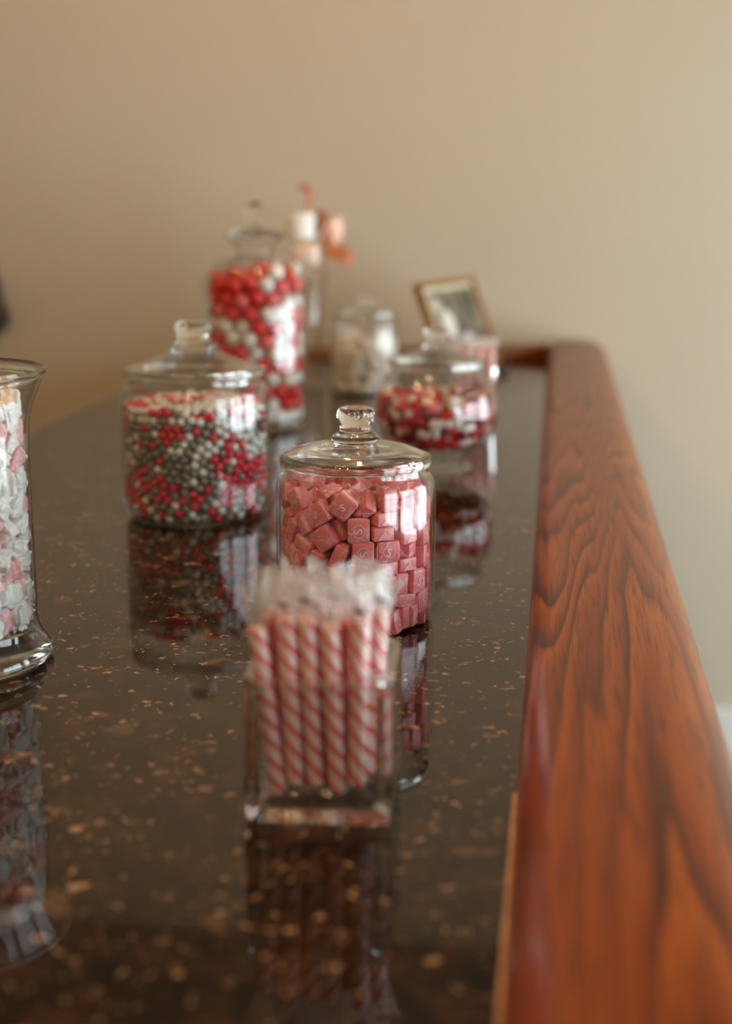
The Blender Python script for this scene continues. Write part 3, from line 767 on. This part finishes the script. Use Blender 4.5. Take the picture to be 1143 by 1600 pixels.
# ------------------------------------------------------------------ tall sweets in the open vase at the back
M['mallow'] = pbr('white_mallow', lin(232, 230, 222), .6, sss=.2)
M['blush'] = pbr('blush_sweet', lin(226, 200, 182), .5, var=.1)
M['copper'] = pbr('copper_foil', lin(168, 98, 58), .55, metal=.15)
M['peach'] = pbr('peach_satin', lin(232, 176, 146), .4)
bx, by = BACK
def rod(p0, p1, r, mat, parent, name='stick'):
    o = obj(name, stick_mesh(name, (Vector(p1) - Vector(p0)).length, r), mat, parent, p0); o.rotation_mode = 'QUATERNION'; o.rotation_quaternion = aim(p0, p1); return o
def pop(label, cat, head_me, mat, head, foot, name):
    root = empty(name, (bx + foot[0], by + foot[1], .0145)); tag(root, label, cat, None)
    h = Vector((head[0] - foot[0], head[1] - foot[1], head[2] - .0145))
    obj('head', head_me, mat, root, h); rod((0, 0, 0), tuple(h), .0022, M['peach'], root); return root
pop('white marshmallow pop standing above the gumball jar lid', 'lollipop', lathe('head', [(0, -.026)] + spline([(.025, -.026), (.031, -.020), (.031, .020), (.025, .026)], 4) + [(0, .026)], 32), M['mallow'], (.0, -.005, .330), (.008, .004), 'marshmallow_pop')
pop('round blush lollipop below the white marshmallow pop', 'lollipop', lump('head', .052, .040, .046, 4, .06, 4), M['blush'], (.014, -.040, .272), (-.006, -.014), 'round_lollipop')
def ribbon(name, pts, width, mat, parent, wdir=(0, 1, .3)):
    P = [Vector(p) for p in pts]; wd = Vector(wdir).normalized(); v, f = [], []
    sp = []
    for i in range(len(P) - 1):
        p0, p1, p2, p3 = P[max(0, i - 1)], P[i], P[i + 1], P[min(len(P) - 1, i + 2)]
        for k in range(6):
            t = k / 6; sp.append(.5 * ((2 * p1) + (p2 - p0) * t + (2 * p0 - 5 * p1 + 4 * p2 - p3) * t * t + (-p0 + 3 * p1 - 3 * p2 + p3) * t ** 3))
    sp.append(P[-1]); n = len(sp)
    for i, p in enumerate(sp):
        w_ = width * (.35 + .65 * math.sin(PI * min(1, .12 + .88 * i / (n - 1)))) if width < 0 else width
        tg = (sp[min(n - 1, i + 1)] - sp[max(0, i - 1)]).normalized(); nn = tg.cross(wd).normalized() * .0006
        for s, e in ((-1, 1), (1, 1), (1, -1), (-1, -1)): v.append(p + wd * (s * w_ / 2) + nn * e)
    for i in range(n - 1):
        for k in range(4): f.append((i * 4 + k, i * 4 + (k + 1) % 4, i * 4 + 4 + (k + 1) % 4, i * 4 + 4 + k))
    f += [(0, 1, 2, 3), tuple(range(n * 4 - 4, n * 4))]
    return obj(name, pydata(name, v, f, 60), mat, parent)
root = empty('ribbon_bow', (bx + .03, by, .0145)); tag(root, 'copper and peach ribbon bow on a stick beside the white marshmallow pop', 'ribbon')
rod((0, 0, 0), (.02, 0, .30), .002, M['copper'], root)
ribbon('loop', [(.018, 0, .28), (.004, -.004, .315), (.008, .0, .345), (.020, .004, .335), (.020, 0, .285)], .022, M['copper'], root, (.5, 1, 0))
ribbon('loop', [(.018, 0, .285), (.030, -.012, .320), (.042, -.01, .325), (.044, 0, .290), (.022, 0, .262)], .030, M['peach'], root, (.8, .6, .5))
ribbon('tail', [(.020, -.002, .285), (.040, -.01, .262), (.062, -.008, .258), (.074, -.004, .238)], .034, M['copper'], root, (.35, .5, 1))
root = empty('copper_leaf', (bx - .004, by + .034, .0145)); tag(root, 'curled copper leaf rising above the white marshmallow pop', 'ornament')
rod((0, 0, 0), (.012, .01, .36), .0018, M['peach'], root)
ribbon('leaf', [(.0125, .01, .352), (.016, .006, .372), (.010, .004, .388), (-.004, .002, .398)], .018, M['copper'], root, (.7, .6, .5))

# ------------------------------------------------------------------ picture frame
TH = math.radians(74.5); FWd, FL = .348, .217
e = Vector((math.cos(TH), math.sin(TH), 0)); BRp = Vector((-.1205, 3.294, .001)); TRp = Vector((-.195, 3.316, .203))
upv = (TRp - BRp).normalized(); nrm = e.cross(upv).normalized()
Rm = Matrix((e, upv, nrm)).transposed().to_4x4(); BLp = BRp - e * FWd
frame = empty('picture_frame', BLp + Vector((0, 0, .0085)))
frame.rotation_mode = 'QUATERNION'; frame.rotation_quaternion = Rm.to_quaternion()
tag(frame, 'gold framed landscape picture leaning back on the far end of the bar', 'picture frame')
fb = .013
for b in ((0, FWd, 0, fb), (0, FWd, FL - fb, FL), (0, fb, fb, FL - fb), (FWd - fb, FWd, fb, FL - fb)):
    obj('frame_side', boxes('frame_side', [(*b, -.012, .006)], .002), M['brass'], frame)
M['mat_board'] = pbr('cream_mat', lin(206, 192, 166), .7)
obj('mat_board', boxes('mat_board', [(fb, FWd - fb, fb, FL - fb, -.008, -.002)]), M['mat_board'], frame)
def photo_print():
    m, nt, out = nodes('printed_picture'); n = N(nt)
    tc = n('TexCoord').outputs['Object']
    nz = n('TexNoise', {'Vector': tc, 'Scale': 22, 'Detail': 3}).outputs[0]
    c = n.ramp(nz, [(.3, lin(66, 58, 46)), (.5, lin(104, 92, 74)), (.72, lin(150, 136, 116))])
    for (cx, cy, rx, ry, col) in ((.115, .118, .045, .034, lin(214, 206, 196)), (.20, .062, .060, .034, lin(206, 212, 208)), (.075, .165, .03, .02, lin(180, 170, 150)), (.27, .05, .04, .028, lin(196, 172, 152))):
        d = n('VectorMath', {0: n('VectorMath', {0: tc, 1: (cx, cy, 0)}, operation='SUBTRACT').outputs[0], 1: (1 / rx, 1 / ry, 0)}, operation='MULTIPLY').outputs[0]
        L = n('VectorMath', {0: d}, operation='LENGTH').outputs['Value']
        f = n.ramp(n.math('ADD', L, n.math('MULTIPLY', n.math('SUBTRACT', nz, .5), .9)), [(.75, (1, 1, 1)), (1, (0, 0, 0))])
        c = n.mix(f, c, col)
    p = n('BsdfPrincipled', {'Base Color': c, 'Roughness': .6, 'Specular IOR Level': .2}); nt.links.new(p.outputs[0], out.inputs[0]); return m
obj('picture', boxes('picture', [(fb + .03, FWd - fb - .008, fb + .008, FL - fb - .010, -.002, -.0008)]), photo_print(), frame)
obj('easel_foot', boxes('easel_foot', [(FWd - .03, FWd - .004, -.004, .006, -.012, .022)], .001), M['black'], frame)
obj('back_strut', boxes('back_strut', [(FWd / 2 - .015, FWd / 2 + .015, .012, .12, -.018, -.012)]), M['black'], frame)

# ------------------------------------------------------------------ dark turned piece on the wall at the left edge of the picture
root = empty('wall_bracket', (-1.428, WALL_Y, .05)); tag(root, 'dark brown rounded wooden wall bracket cut off by the left edge', 'bracket')
obj('plate', boxes('plate', [(-.055, -.005, -.012, 0, -.01, .16)], .004), M['dark_brown'], root)
bm_p = lathe('scroll', [(0, -.033)] + spline([(.018, -.030), (.032, -.012), (.032, .012), (.020, .034), (.017, .052), (.016, .075), (.010, .098), (0, .108)], 5), 28)
obj('scroll', bm_p, M['dark_brown'], root, (.004, -.044, .045))

# ------------------------------------------------------------------ rows of small globe lamps on the ceiling over the bar
globe_me = ico('globe', .026, 3); globe_me.materials.append(M['bulb'])
can_me = lathe('canopy', [(0, 0), (.05, 0), (.05, -.010), (.026, -.022), (.020, -.036), (0, -.036)], 28); can_me.materials.append(M['brass'])
for row, x in (('left', -1.15), ('right', -.45)):
    for k in range(13):
        root = empty('ceiling_lamp', (x + (.2 if k % 2 else 0), -1.55 + .335 * k, CEIL))
        tag(root, 'small warm globe lamp on the ceiling over the bar, %s row' % row, 'lamp', 'globe lamps in the %s ceiling row' % row)
        obj('canopy', can_me, None, root); obj('globe', globe_me, None, root, (0, 0, -.062))
